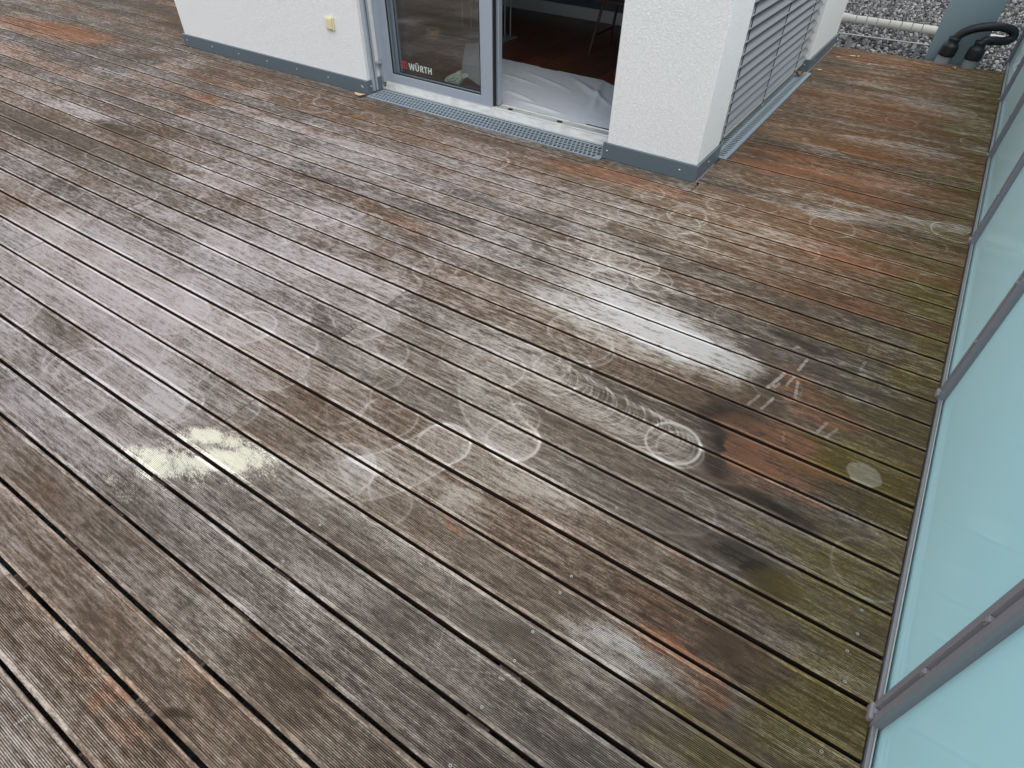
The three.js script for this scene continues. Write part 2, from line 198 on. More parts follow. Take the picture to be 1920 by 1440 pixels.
function paint(b) {
  const D = pages[b.page].data, { w, h, x0, x1, z0, z1 } = b, L = x1 - x0, Wd = z1 - z0, S = b.seed;
  const lines = new Float32Array(w * h), fills = new Float32Array(w * h); let extra = lines;
  const inside = (l) => l.filter(([x, z, rx, rz]) => x + rx > x0 && x - rx < x1 && z + rz * 1.3 > z0 && z - rz * 1.3 < z1);
  const film = inside(FILM), bare = inside(BARE), soot = inside(SOOT), algae = inside(ALGAE), powder = inside(POWDER);
  const span = (xa, xb, za, zb, f) => {
    const i0 = Math.max(0, Math.floor((xa - x0) / L * w)), i1 = Math.min(w - 1, Math.ceil((xb - x0) / L * w));
    const j0 = Math.max(0, Math.floor((za - z0) / Wd * h)), j1 = Math.min(h - 1, Math.ceil((zb - z0) / Wd * h));
    for (let j = j0; j <= j1; j++) for (let i = i0; i <= i1; i++) extra[j * w + i] += f(x0 + (i + 0.5) / w * L, z0 + (j + 0.5) / h * Wd);
  };
  for (const [cx, cz, r, a, strong] of allRings) {
    if (cx + r + 0.03 < x0 || cx - r - 0.03 > x1 || cz + r + 0.03 < z0 || cz - r - 0.03 > z1) continue;
    const ph = (cx * 7 + cz * 13) * 10;
    span(cx - r - 0.02, cx + r + 0.02, cz - r - 0.02, cz + r + 0.02, (x, z) => {
      const dx = x - cx, dz = z - cz, d = Math.hypot(dx, dz), e = d - r + 0.004 * (vn(dx * 30 + ph, dz * 30) - 0.5);
      const ang = strong ? 0.45 + 0.75 * vn(dx / r * 1.2 + ph, dz / r * 1.2 + 9) : sstep(0.38, 0.7, vn(dx / r * 1.1 + ph, dz / r * 1.1 + 3));
      const line = Math.exp(-e * e / (strong ? 0.000018 : 0.000028)) + 0.2 * Math.exp(-e * e / 0.00014);
      return a * 1.15 * line * ang;
    });
    extra = fills; span(cx - r, cx + r, cz - r, cz + r, (x, z) => (Math.hypot(x - cx, z - cz) < r ? 0.16 * a : 0)); extra = lines;
  }
  for (const [cx, cz, r, a, dir] of trailArcs) {
    if (cx + r + 0.01 < x0 || cx - r - 0.01 > x1 || cz + r + 0.01 < z0 || cz - r - 0.01 > z1) continue;
    const ux = Math.cos(dir), uz = Math.sin(dir);
    span(cx - r - 0.01, cx + r + 0.01, cz - r - 0.01, cz + r + 0.01, (x, z) => {
      const dx = x - cx, dz = z - cz, d = Math.hypot(dx, dz), e = d - r;
      return a * Math.exp(-e * e / 0.000012) * sstep(-0.3, 0.5, (dx * ux + dz * uz) / (d + 1e-6)) * (0.5 + vn(x * 90, z * 90));
    });
  }
  for (const [xa, za, xb, zb, r, a, bend] of sweeps) {
    if (Math.max(xa, xb) + 2 * r < x0 || Math.min(xa, xb) - 2 * r > x1 || Math.max(za, zb) + 2 * r < z0 || Math.min(za, zb) - 2 * r > z1) continue;
    const ex = xb - xa, ez = zb - za, ll = ex * ex + ez * ez, l = Math.sqrt(ll);
    const dist = (x, z) => { const t = clamp(((x - xa) * ex + (z - za) * ez) / ll), k = bend * Math.sin(Math.PI * t), d = ((x - xa) * -ez + (z - za) * ex) / l - k; return [t > 0 && t < 1 ? Math.abs(d) : Math.hypot(x - xa - ex * t, z - za - ez * t), t]; };
    const box = [Math.min(xa, xb) - 2 * r, Math.max(xa, xb) + 2 * r, Math.min(za, zb) - 2 * r, Math.max(za, zb) + 2 * r];
    span(...box, (x, z) => { const [d, t] = dist(x, z), e = d - r; return a * 0.8 * (0.25 + 0.75 * t) * (Math.exp(-e * e / 0.00003) + (e < 0 ? 0.4 * Math.exp(e / 0.016) : 0)) * (0.45 + 0.8 * vn(x * 9 + 4, z * 9 + 8)); });
    extra = fills; span(...box, (x, z) => { const [d, t] = dist(x, z); return d < r ? a * 0.5 * (0.3 + 0.7 * t) * (0.5 + vn(x * 6 + 40, z * 6)) : 0; }); extra = lines;
  }
  for (const [xa, za, xb, zb, wd, a] of STROKES) {
    span(Math.min(xa, xb) - wd, Math.max(xa, xb) + wd, Math.min(za, zb) - wd, Math.max(za, zb) + wd, (x, z) => {
      const ex = xb - xa, ez = zb - za, t = clamp(((x - xa) * ex + (z - za) * ez) / (ex * ex + ez * ez));
      const d = Math.hypot(x - xa - ex * t, z - za - ez * t) + 0.004 * (vn(x * 160, z * 160) - 0.5);
      return a * (1 - sstep(wd * 0.45, wd * 0.62, d)) * (0.45 + 0.75 * vn(x * 60, z * 260));
    });
  }
  // one wiped, paler round spot by the glass railing
  span(0.25, 0.4, 1.82, 1.97, (x, z) => 0.62 * (1 - sstep(0.9, 1.02, Math.hypot((x - 0.329) / 0.062, (z - 1.896) / 0.055) + 0.12 * (vn(x * 50, z * 50) - 0.5))));
  const blob = (list, x, z, wx, wz) => {
    let s = 0;
    for (const [cx, cz, rx, rz, a] of list) { const dx = (x + wx - cx) / rx, dz = (z + wz - cz) / (rz * 1.3), q = 1 - dx * dx - dz * dz; if (q > 0) s += a * q * (2 - q); }
    return s;
  };
  const rowShift = vn(b.k * 3.7, 1.5);
  for (let j = 0; j < h; j++) {
    const z = z0 + (j + 0.5) / h * Wd, v = (j + 0.5) / h, edge = Math.min(v, 1 - v) * Wd, ripple = sstep(1.5, 2.7, z); // less blotched where the ridges are crisp
    for (let i = 0; i < w; i++) {
      const x = x0 + (i + 0.5) / w * L;
      // grain: long streaks, flecks, speckle; and larger drifts
      const g1 = vn(x * 5 + S, z * 190 + S), g2 = vn(x * 26 + S * 3, z * 430), g3 = vn(x * 105, z * 520 + S), g4 = vn(x * 290, z * 430 + S);
      const grain = g1 * 0.3 + g2 * 0.3 + g3 * 0.22 + g4 * 0.18, g5 = vn(x * 34 + S * 5, z * 120 + 7), g6 = vn(x * 11 + S, z * 75 + 31), fleck = 0.5 + 1.25 * (g2 * 0.2 + g3 * 0.2 + g4 * 0.16 + g5 * 0.28 + g6 * 0.16 - 0.5) - ripple * (0.24 * (g5 - 0.5) + 0.14 * (g6 - 0.5));
      const n1 = vn(x * 7 + S, z * 16), n2 = vn(x * 19 + 5, z * 40 + S);
      const wx = (n1 - 0.5) * 0.14 + (n2 - 0.5) * 0.05, wz = (vn(x * 11 + 90, z * 13 + S) - 0.5) * 0.05;
      const m1 = fbm(x * 0.85 + 3, z * 1.1), m2 = fbm(x * 3 + 31 + rowShift, z * 5), m3 = fbm(x * 1.7 + S * 2, z * 3 + 77), m4 = vn(x * 1.9 + S, z * 9);
      const F = blob(film, x, z, wx, wz), B = blob(bare, x, z, wx, wz), K = blob(soot, x, z, wx, wz), A0 = blob(algae, x, z, wx, wz), P = blob(powder, x, z, wx * 0.4, wz * 0.4);
      const at = j * w + i;
      // pale film: hazy veils over the scrubbed area left and middle, less by the fence and in front
      const scrub = sstep(0.3, -1.4, x) * sstep(-0.6, 0.8, z) * (1 - 0.35 * sstep(2.9, 3.6, z - x * 0.1));
      let f = 0.17 + 0.2 * scrub + 0.55 * (m1 - 0.5) * (0.45 + 0.55 * scrub) + 0.4 * (m2 - 0.5) + 0.28 * (m4 - 0.5) + b.grey * 0.05 + F * 0.4 - K * 0.38 - B * 0.15 + 0.1 * sstep(-1, 0, x) * sstep(1, 0, z) + 0.1 * sstep(1.6, 2.8, z + 0.1 * x);
      f += sstep(0.01, 0.003, edge) * 0.24 * (vn(x * 22 + S, v * 3) - 0.6) * (x > 0.2 ? 0.4 : 1); // worn arrises, here and there
      f += fills[at] * 0.38;
      if (f > 0.62) f = 0.62 + (f - 0.62) * 0.6;
      let fw = clamp(sstep(0.12, 0.95, f * 0.92 + (fleck - 0.5) * 1.25 + (g1 - 0.5) * 0.35) * 0.74 + clamp(f) * 0.16);
      const ln = clamp(lines[at] * (0.62 + 0.5 * fleck)); fw = fw + (1 - fw) * ln * 0.95;
      // fresh wood
      let r = 0.24 * sstep(0.5, 0.8, m3) + B * 0.95 + b.hue * 0.1; r = sstep(0.2, 1.0, r * 0.92 + (fleck - 0.5) * 1.3 + (g1 - 0.5) * 0.6);
      let kk = K * 0.95 + 0.3 * sstep(0.56, 0.85, fbm(x * 2.2 + 60, z * 4)); kk = sstep(0.2, 1.05, kk * 0.8 + (fleck - 0.5) * 1.7 + (g1 - 0.5) * 0.6 + (n1 - 0.5) * 0.3) * 0.74;
      let al = A0 * 0.8 + sstep(-0.12, 0.5, x + 0.3 * (n1 - 0.5)) * (0.25 + 0.8 * m2); al = sstep(0.2, 0.95, al + (fleck - 0.5) * 0.8) * 0.78;
      // colours as they look under this sky; the passage by the window is browner
      const bt = 1 + 0.08 * b.tone + (grain - 0.5) * 0.7 + (g5 - 0.5) * 0.3, wm = sstep(-1.3, 0.0, x) * sstep(1.7, 0.2, z);
      let R = (107 + 6 * b.hue + 12 * wm) * bt, G = (93 - 4 * wm) * bt, Bl = (81 - 4 * b.hue - 16 * wm) * bt;
      const mixIn = (t, cr, cg, cb) => { R += (cr - R) * t; G += (cg - G) * t; Bl += (cb - Bl) * t; };
      const bm = 0.66 + 0.68 * grain;
      mixIn(r * 0.76, 152 * bm, 106 * bm, 80 * bm);
      kk *= 1 - 0.8 * sstep(0.35, 0.9, B);
      mixIn(kk, 50, 45, 40);
      mixIn(al, 112 * bm, 96 * bm, 51 * bm);
      const cool = sstep(-0.6, -2.6, x), bright = sstep(0.62, 0.95, f) * sstep(-1.8, -1.1, x);
      mixIn(fw, 205 + 14 * bright, 199 + 18 * bright, 190 + 12 * cool + 26 * bright);
      if (P > 0) mixIn(sstep(0.08, 1.15, P * 0.85 + (g4 - 0.5) * 0.9 + (fleck - 0.5) * 0.8 + (n2 - 0.5) * 0.6) * 0.82, 250, 249, 232);
      const o = ((b.py + j) * 2048 + b.px + i) * 4;
      D[o] = clamp(R, 0, 250); D[o + 1] = clamp(G, 0, 250); D[o + 2] = clamp(Bl, 0, 250); D[o + 3] = 255;
    }
  }
  // repeat the border so that filtering does not fetch the neighbour
  const cp = (sx, sy, dx, dy) => { const s = ((b.py + sy) * 2048 + b.px + sx) * 4, t = ((b.py + dy) * 2048 + b.px + dx) * 4; for (let c = 0; c < 4; c++) D[t + c] = D[s + c]; };
  for (let i = 0; i < w; i++) for (const e of [1, 2]) { cp(i, 0, i, -e); cp(i, h - 1, i, h - 1 + e); }
  for (let j = -2; j < h + 2; j++) for (const e of [1, 2]) { cp(0, j, -e, j); cp(w - 1, j, w - 1 + e, j); }
}
for (const b of boards) paint(b);
for (const p of pages) for (let j = 2032; j < 2048; j++) for (let i = 0; i < 2048; i++) { // the boards' flanks: dark brown, deepened so the gaps between boards read dark
  const o = (j * 2048 + i) * 4, n = 0.75 + 0.5 * vn(i / 14, j / 2); p.data[o] = 46 * n; p.data[o + 1] = 35 * n; p.data[o + 2] = 29 * n; p.data[o + 3] = 255;
}
const WOOD = 0.9; // the map is drawn as seen; this brings it to the boards' own reflectance
const boardMats = pages.map((p) => {
  const t = new THREE.DataTexture(p.data, 2048, 2048); t.colorSpace = THREE.SRGBColorSpace; t.magFilter = THREE.LinearFilter; t.minFilter = THREE.LinearFilter; t.needsUpdate = true;
  return new THREE.MeshPhysicalMaterial({ map: t, color: lin(WOOD, WOOD, WOOD), roughness: 0.95, specularIntensity: 0.3 });
});
function boardGeometry(b) {
  const hw = (b.z1 - b.z0) / 2, hl = (b.x1 - b.x0) / 2;
  const pr = [[-hw, -THICK], [-hw, -0.0018], [-hw + 0.0018, 0]];
  const m = 0.0095, gp = 0.0048, gd = b.fine === 0 ? 0.003 : 0.0055, n = Math.floor((2 * hw - 2 * m) / gp), s = -n * gp / 2;
  for (let i = 0; i < n; i++) { const a = s + i * gp; pr.push([a + 0.0010, 0], [a + 0.0012, -gd], [a + 0.0037, -gd], [a + 0.0039, 0]); }
  pr.push([hw - 0.0018, 0], [hw, -0.0018], [hw, -THICK]);
  const P = [], U = [], V = (z) => (b.py + (z / hw * 0.5 + 0.5) * b.h) / 2048, u0 = b.px / 2048, u1 = (b.px + b.w) / 2048;
  const quad = (a, c) => { // faces up when z grows
    const [za, ya] = a, [zc, yc] = c, flank = za === zc || (ya === -THICK && yc === -THICK);
    P.push(-hl, ya, za, -hl, yc, zc, hl, yc, zc, -hl, ya, za, hl, yc, zc, hl, ya, za);
    const p = flank ? 2036 / 2048 : V(za), q = flank ? 2044 / 2048 : V(zc);
    U.push(u0, p, u0, q, u1, q, u0, p, u1, q, u1, p);
  };
  for (let i = 0; i + 1 < pr.length; i++) quad(pr[i], pr[i + 1]);
  quad(pr[pr.length - 1], pr[0]);
  for (const [x, u, f] of [[-hl, u0, 1], [hl, u1, 0]]) {
    const y0 = -THICK, y1 = -gd, c = [[y0, -hw], [y0, hw], [y1, hw], [y0, -hw], [y1, hw], [y1, -hw]];
    for (const [y, z] of f ? c : [...c].reverse()) { P.push(x, y, z); U.push(u, V(z)); }
  }
  const g = new THREE.BufferGeometry();
  g.setAttribute('position', new THREE.Float32BufferAttribute(P, 3)); g.setAttribute('uv', new THREE.Float32BufferAttribute(U, 2));
  g.computeVertexNormals(); return g;
}
const deck = structure('deck', 'weathered grooved wooden deck boards with pale scrubbing marks', new THREE.Group());
for (const b of boards) {
  const m = part(deck, 'board', boardGeometry(b), boardMats[b.page], [(b.x0 + b.x1) / 2, rr(-0.0016, 0.0012), (b.z0 + b.z1) / 2]);
  m.rotation.x = rr(-0.007, 0.007);
}
// joists below, seen as ribbed brown pads in the gaps
{
  const pr = [[-0.035, -0.075], [0.035, -0.075]];
  const top = [[-0.035, 0], [-0.026, 0]]; for (let i = 0; i < 6; i++) { const a = -0.026 + i * 0.0088; top.push([a, 0], [a + 0.0015, -0.004], [a + 0.005, -0.004], [a + 0.0065, 0]); }
  top.push([0.035, 0]);
  const g = sweep([...pr, ...top.reverse()], 10.4, 'z'); g.translate(0, -THICK - 0.003, -4.02);
  const jm = mat(0.2, 0.14, 0.115, { roughness: 0.8 });
  for (const x of [0.42, -0.34, -1.083, -1.719, -2.352, -2.985, -3.61, -4.25, -4.88, -5.5, -6.13, -6.76, -7.4, -8.03, -8.66, -9.3, -9.93, -10.6, -11.2, -11.8]) {
    const inside = x < -1.06 && x > -6.2, gg = inside ? g.clone().scale(1, 1, 1).translate(0, 0, 4.02).scale(1, 1, 6.2 / 10.4).translate(0, 0, 0.1) : g;
    part(deck, 'joist', gg, jm, [x, 0, 0]);
  }
}
{ // screw heads: a bright rim round a dark socket
  const rim = new THREE.LatheGeometry([[0.0014, -0.001], [0.0022, 0.0006], [0.004, 0.0009], [0.0047, 0.0002], [0.0048, -0.003]].map(([a, c]) => new THREE.Vector2(a, c)), 12);
  const list = [];
  for (const b of boards) for (const [jx, from] of [[0.418, 14], [-0.34, 16], [-1.1, 19]]) {
    if (b.k < from || b.k > 28) continue;
    for (const off of jx === -1.719 ? [-0.04, 0.03] : [0]) {
      const x = jx + off; if (x < b.x0 + 0.01 || x > b.x1 - 0.01) continue;
      for (const s of [-0.043, 0.045]) { const z = (b.z0 + b.z1) / 2 + s + rr(-0.006, 0.006); if (z > b.z0 + 0.01 && z < b.z1 - 0.01 && rnd() < 0.65) list.push(rim.clone().translate(x + rr(-0.008, 0.008), 0.0005, z)); }
    }
  }
  const s = part(deck, 'screw', mergeGeometries(list), mat(0.3, 0.3, 0.28, { metalness: 0.3, roughness: 0.5 }));
  s.userData = { kind: 'stuff', label: 'small bright steel screw heads in rows over the joists' };
}

// ---------------------------------------------------------------- roof gravel around and below the deck
{
  const t = byteTex(512, 512, (i, j) => { const n = tn(i / 9, j / 9, 57) * 0.5 + tn(i / 3.5, j / 3.5, 146) * 0.5, c = 60 + 90 * n; return [c, c * 0.98, c * 0.96]; }, true);
  const g = new THREE.PlaneGeometry(160, 160); g.rotateX(-Math.PI / 2); const uv = g.attributes.uv; for (let i = 0; i < uv.count; i++) uv.setXY(i, uv.getX(i) * 160, uv.getY(i) * 160);
  const m = shadowed(new THREE.Mesh(g, new THREE.MeshStandardMaterial({ map: t, roughness: 0.95, color: lin(0.8, 0.8, 0.8) }))); m.position.y = -0.17;
  structure('gravel_ground', 'grey gravel covering of the flat roof beyond the deck', m);
  const shapes = [0, 1, 2].map(() => {
    const s = new THREE.IcosahedronGeometry(1, 1), p = s.attributes.position, f = [rr(0.8, 1.25), rr(0.5, 0.8), rr(0.8, 1.2)], o = rnd() * 50;
    for (let i = 0; i < p.count; i++) { const x = p.getX(i), y = p.getY(i), z = p.getZ(i), k = 0.72 + 0.5 * vn(x * 1.3 + o + 5, y * 1.3 + z * 1.1 + 9); p.setXYZ(i, x * k * f[0], y * k * f[1], z * k * f[2]); }
    s.computeVertexNormals(); return s;
  });
  const stone = new THREE.MeshStandardMaterial({ color: 0xffffff, roughness: 0.9 });
  const M = new THREE.Matrix4(), Q = new THREE.Quaternion(), E = new THREE.Euler(), T = new THREE.Vector3(), Sc = new THREE.Vector3(), C = new THREE.Color();
  shapes.forEach((s, n) => {
    const N = 15000, im = shadowed(new THREE.InstancedMesh(s, stone, N));
    for (let i = 0; i < N; i++) {
      const z = -4.0 - 8.4 * Math.pow(rnd(), 1.15), x = rr(-3.2, 1.6), r = rr(0.011, 0.025);
      T.set(x, -0.165 + rr(0, 0.035), z); E.set(rr(0, 6), rr(0, 6), rr(0, 6)); Q.setFromEuler(E); Sc.setScalar(r); M.compose(T, Q, Sc); im.setMatrixAt(i, M);
      const l = 0.04 + 0.34 * Math.pow(rnd(), 2), w = rr(-0.03, 0.03); C.setRGB(l * (1 + w), l, l * (1 - w * 0.5)); im.setColorAt(i, C);
    }
    im.name = numbered('gravel'); im.userData = { label: 'loose grey and white roof gravel beyond the deck end', category: 'gravel', kind: 'stuff', group: 'roof gravel' }; scene.add(im);
  });
}

// ---------------------------------------------------------------- the house
const plasterBump = byteTex(1024, 1024, (i, j) => {
  const P = 1024, wx = (tn(i / 22, j / 22, 46.545454 | 0) - 0.5) * 26, wy = (tn(i / 22 + 9, j / 22 + 4, 46) - 0.5) * 26;
  const a = tn((i + wx) / 8, (j + wy) / 13, 128) , c = tn(i / 3.2, j / 3.2, 320);
  let v = 1 - Math.abs(a - 0.5) * 2.6; v = clamp(v); v = 0.75 * v * v + 0.25 * c;
  return [v * 255, v * 255, v * 255];
}, false);
const plaster = new THREE.MeshStandardMaterial({ color: lin(0.74, 0.75, 0.755), roughness: 0.92, bumpMap: plasterBump, bumpScale: 0.0022 });
const smoothPlaster = mat(0.73, 0.745, 0.755, { roughness: 0.9 });
const flashing = mat(0.105, 0.138, 0.165, { roughness: 0.42, metalness: 0.15 });
const alu = mat(0.38, 0.43, 0.50, { roughness: 0.38, metalness: 0.35 });
const aluLight = new THREE.MeshStandardMaterial({ color: lin(0.56, 0.58, 0.58), roughness: 0.45, metalness: 0.2, map: byteTex(512, 128, (i, j) => { const n = 205 + 50 * Math.min(1, 0.35 + vn(i / 30, j / 9) * 0.6 + vn(i / 6, j / 4) * 0.35); const d = sstep(0.55, 0.9, vn(i / 3 + 70, j / 7 + 8)) * 14; return [n - d, n - d * 1.05, n - d * 1.25]; }, true) });
const steel = mat(0.5, 0.52, 0.54, { roughness: 0.35, metalness: 0.7 });
const black = mat(0.012, 0.012, 0.013, { roughness: 0.6 });
const house = thing('house', 'white plastered house with sliding glass door and grey flashing strip', 'house');
const wallP = (g, m = plaster) => part(house, 'wall', metreUV(g, 0.5), m);
const Y0 = -0.16, YL = 2.35, YT = 2.8;
wallP(bx(-6.24, -3.842, Y0, YT, -0.3, 0, 0.006));           // left of the door
wallP(bx(-1.67, -1.045, Y0, YT, -0.42, 0, 0.007));          // corner pier
wallP(bx(-3.842, -1.67, YL, YT, -0.3, -0.002));             // over the door
wallP(bx(-1.345, -1.045, Y0, YT, -3.95, -2.8, 0.006));      // side wall beyond the window
wallP(bx(-1.345, -1.047, YL, YT, -2.8, -0.42));             // over the window
wallP(bx(-1.345, -1.16, Y0, 0.03, -2.8, -0.42), smoothPlaster);
wallP(bx(-6.238, -5.94, Y0, YT, -3.95, -0.3));
wallP(bx(-5.94, -1.345, Y0, YT, -3.948, -3.65));
part(house, 'roof', bx(-6.32, -0.97, YT, YT + 0.22, -4.03, 0.08), mat(0.3, 0.31, 0.32));
{ // inner rooms: floor, far wall, end walls
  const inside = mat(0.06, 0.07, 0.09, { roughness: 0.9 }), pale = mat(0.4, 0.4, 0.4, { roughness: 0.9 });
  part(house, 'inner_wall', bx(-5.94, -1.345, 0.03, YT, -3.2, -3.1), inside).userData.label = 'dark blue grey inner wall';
  part(house, 'inner_wall', bx(-5.94, -5.9, 0.03, YT, -3.1, -0.3), pale);
  part(house, 'baseboard', bx(-5.9, -1.36, 0.05, 0.165, -3.1, -3.082, 0.003), pale);
  const floor = part(house, 'floor', bx(-5.94, -1.16, Y0, 0.035, -3.1, -0.272), mat(0.02, 0.015, 0.012));
  const tones = [0, 1, 2, 3].map((i) => {
    const o = i * 37.7;
    const t = byteTex(128, 512, (a, c) => { const n = vn(a / 3 + o, c / 60 + o) * 0.6 + vn(a / 1.3, c / 20 + o) * 0.4, l = 0.72 + 0.56 * n; return [(74 + i * 5) * l, (46 + i * 2) * l, 33 * l]; }, true);
    return new THREE.MeshStandardMaterial({ map: t, roughness: 0.34 });
  });
  let n = 0;
  for (let x = -5.94; x < -1.4; x += 0.194) {
    const st = -0.275 - rr(0, 1.2);
    for (const [a, c] of [[-0.275, st], [st, st - 1.25], [st - 1.25, -3.08]]) {
      if (a - c < 0.05 || a < -3.05) continue;
      part(floor, 'plank', bx(x + 0.0012, Math.min(x + 0.1928, -1.36), 0.036, 0.05, Math.max(c, -3.08) + 0.001, a - 0.001, 0.0012), tones[n++ % 4]);
    }
  }
}
{ // flashing strips round the foot of the walls, with rivets
  const rivet = new THREE.SphereGeometry(0.0075, 10, 6); const rm = steel;
  const strip = (g, rivets) => { const s = part(house, 'flashing', g, flashing); for (const [x, y, z, ax] of rivets) { const r = part(s, 'rivet', rivet, rm, [x, y, z]); r.scale[ax] = 0.5; } return s; };
  const riv = []; for (let x = -6.2; x < -3.85; x += 0.385) riv.push([x, 0.058, 0.021, 'z']); riv.push([-3.88, 0.052, 0.021, 'z']);
  strip(bx(-6.258, -3.824, 0.004, 0.106, 0.001, 0.021, 0.003), riv);
  strip(bx(-6.259, -6.241, 0.004, 0.1055, -3.95, -0.001, 0.003), []);
  strip(bx(-3.8415, -3.8255, 0.004, 0.1045, -0.152, 0.0005, 0.003), [[-3.825, 0.06, -0.02, 'x']]);
  strip(bx(-1.688, -1.026, 0.004, 0.107, 0.001, 0.0205, 0.003), [[-1.655, 0.058, 0.021, 'z'], [-1.14, 0.058, 0.021, 'z']]);
  strip(bx(-1.0445, -1.0275, 0.004, 0.106, -0.425, 0.0005, 0.003), [[-1.0275, 0.062, -0.2, 'x']]);
  strip(bx(-1.0445, -1.0275, 0.004, 0.104, -3.96, -2.7915, 0.003), [[-1.0275, 0.06, -3.0, 'x'], [-1.0275, 0.06, -3.5, 'x']]);
  strip(bx(-1.155, -1.029, 0.0045, 0.103, -2.7995, -2.7895, 0.003), [[-1.07, 0.06, -2.7895, 'z']]);
}
// sliding door: outer frame, threshold, two leaves one behind the other, the right half open
{
  const fr = part(house, 'door_frame', mergeGeometries([bx(-3.842, -3.802, 0.06, YL, -0.3, -0.155, 0.003), bx(-1.712, -1.668, 0.06, YL, -0.3, -0.155, 0.003), bx(-3.802, -1.712, YL - 0.05, YL, -0.3, -0.156, 0.003)].map(flat)), alu);
  const prof = [[-0.3, 0.0], [-0.163, 0.0], [-0.161, 0.01], [-0.176, 0.05], [-0.18, 0.061], [-0.197, 0.0615], [-0.199, 0.068], [-0.206, 0.068], [-0.208, 0.0615], [-0.283, 0.0615], [-0.285, 0.068], [-0.293, 0.068], [-0.3, 0.06]];
  part(house, 'threshold', sweep(prof, 3.802 - 1.712, 'x').translate(-3.802, 0, 0), aluLight);
  part(house, 'threshold', bx(-3.841, -1.67, 0.004, 0.02, -0.176, -0.157, 0.003), aluLight);
  part(fr, 'roller', bx(-2.62, -2.585, 0.0615, 0.07, -0.245, -0.225, 0.002), black);
  part(fr, 'roller', bx(-2.19, -2.15, 0.0615, 0.07, -0.245, -0.225, 0.002), black);
  const glassM = new THREE.MeshPhysicalMaterial({ color: lin(0.97, 0.98, 0.98), transmission: 1, thickness: 0, roughness: 0.01, ior: 1.6 });
  const leaf = (x0, x1, z, nm) => {
    const b = 0.067, t = YL - 0.052, sw = 0.082, rh = 0.064, d = 0.022;
    const L = part(house, nm, mergeGeometries([bx(x0, x0 + sw, b, t, z - d, z + d, 0.004), bx(x1 - sw - 0.025, x1, b, t, z - d, z + d, 0.004), bx(x0 + sw, x1 - sw - 0.025, b, b + rh, z - d + 0.001, z + d - 0.001, 0.004), bx(x0 + sw, x1 - sw - 0.025, t - rh, t, z - d + 0.001, z + d - 0.001, 0.004)].map(flat)), alu);
    part(L, 'glazing_bead', mergeGeometries([bx(x0 + sw, x0 + sw + 0.008, b + rh, t - rh, z + 0.008, z + d - 0.004), bx(x1 - sw - 0.033, x1 - sw - 0.025, b + rh, t - rh, z + 0.008, z + d - 0.004), bx(x0 + sw + 0.008, x1 - sw - 0.033, b + rh, b + rh + 0.008, z + 0.008, z + d - 0.004)]), black);
    part(L, 'glass', bx(x0 + sw + 0.001, x1 - sw - 0.026, b + rh + 0.001, t - rh - 0.001, z + 0.001, z + 0.006), glassM);
    part(L, 'glass', bx(x0 + sw + 0.001, x1 - sw - 0.026, b + rh + 0.001, t - rh - 0.001, z - 0.016, z - 0.011), glassM);
    return L;
  };
  const front = leaf(-3.817, -2.737, -0.213, 'sliding_door');
  leaf(-3.79, -2.715, -0.268, 'sliding_door');
  part(front, 'seal', bx(-2.7365, -2.7285, 0.07, YL - 0.06, -0.232, -0.2, 0.002), black);
  // lettering and emblem on the inner face of the pane
  const font = await new FontLoader().loadAsync('fonts/droid/droid_sans_bold.typeface.json');
  const tg = new TextGeometry('WÜRTH', { font, size: 0.047, depth: 0.0012, curveSegments: 4, bevelEnabled: false });
  tg.computeBoundingBox(); const wd = tg.boundingBox.max.x - tg.boundingBox.min.x; tg.translate(-tg.boundingBox.min.x, 0, 0).scale(0.236 / wd, 1, 1);
  part(front, 'lettering', tg, mat(0.44, 0.48, 0.44), [-3.563, 0.188, -0.2064]).userData.label = 'pale capital letters reading WÜRTH on the glass';
  const e = 0.052, eg = mergeGeometries([bx(0, 0.05, 0, 0.011, 0, 0.0012), bx(0, 0.05, e - 0.011, e, 0, 0.0012), bx(0, 0.011, 0.011, e - 0.011, 0, 0.0012), bx(0.039, 0.05, 0.011, e - 0.011, 0, 0.0012), bx(0.0195, 0.0305, 0.018, e - 0.011, 0, 0.0012)]);
  part(front, 'emblem', eg, mat(0.3, 0.025, 0.03), [-3.632, 0.189, -0.2064]).userData.label = 'small red square emblem left of the letters';
  // guide rail of an outer screen on the left reveal, with its slot and clip
  const rail = part(house, 'guide_rail', mergeGeometries([bx(-3.842, -3.808, 0.02, YL, -0.052, -0.034, 0.002), bx(-3.842, -3.808, 0.02, YL, -0.084, -0.066, 0.002)].map(flat)), alu);
  part(rail, 'slot', bx(-3.842, -3.826, 0.02, YL, -0.066, -0.052), black);
  part(rail, 'clip', mergeGeometries([bx(-3.838, -3.803, 0.205, 0.222, -0.15, -0.09, 0.003), bx(-3.808, -3.798, 0.2, 0.245, -0.152, -0.14, 0.002)].map(flat)), steel);
}
{ // window behind the blind
  const wf = part(house, 'window', mergeGeometries([bx(-1.26, -1.2, 0.03, 0.1, -2.8, -0.42), bx(-1.26, -1.2, YL - 0.07, YL, -2.8, -0.42), bx(-1.259, -1.201, 0.1, YL - 0.07, -0.49, -0.42), bx(-1.259, -1.201, 0.1, YL - 0.07, -2.8, -2.73), bx(-1.259, -1.201, 0.1, YL - 0.07, -1.64, -1.57)]), alu);
  const gm = new THREE.MeshPhysicalMaterial({ color: lin(0.85, 0.9, 0.9), transmission: 1, thickness: 0, roughness: 0.02, ior: 1.5 });
  for (const [a, c] of [[-1.57, -0.49], [-2.73, -1.64]]) part(wf, 'glass', bx(-1.235, -1.225, 0.1, YL - 0.07, a === -1.57 ? -1.57 : -2.73, c), gm);
}

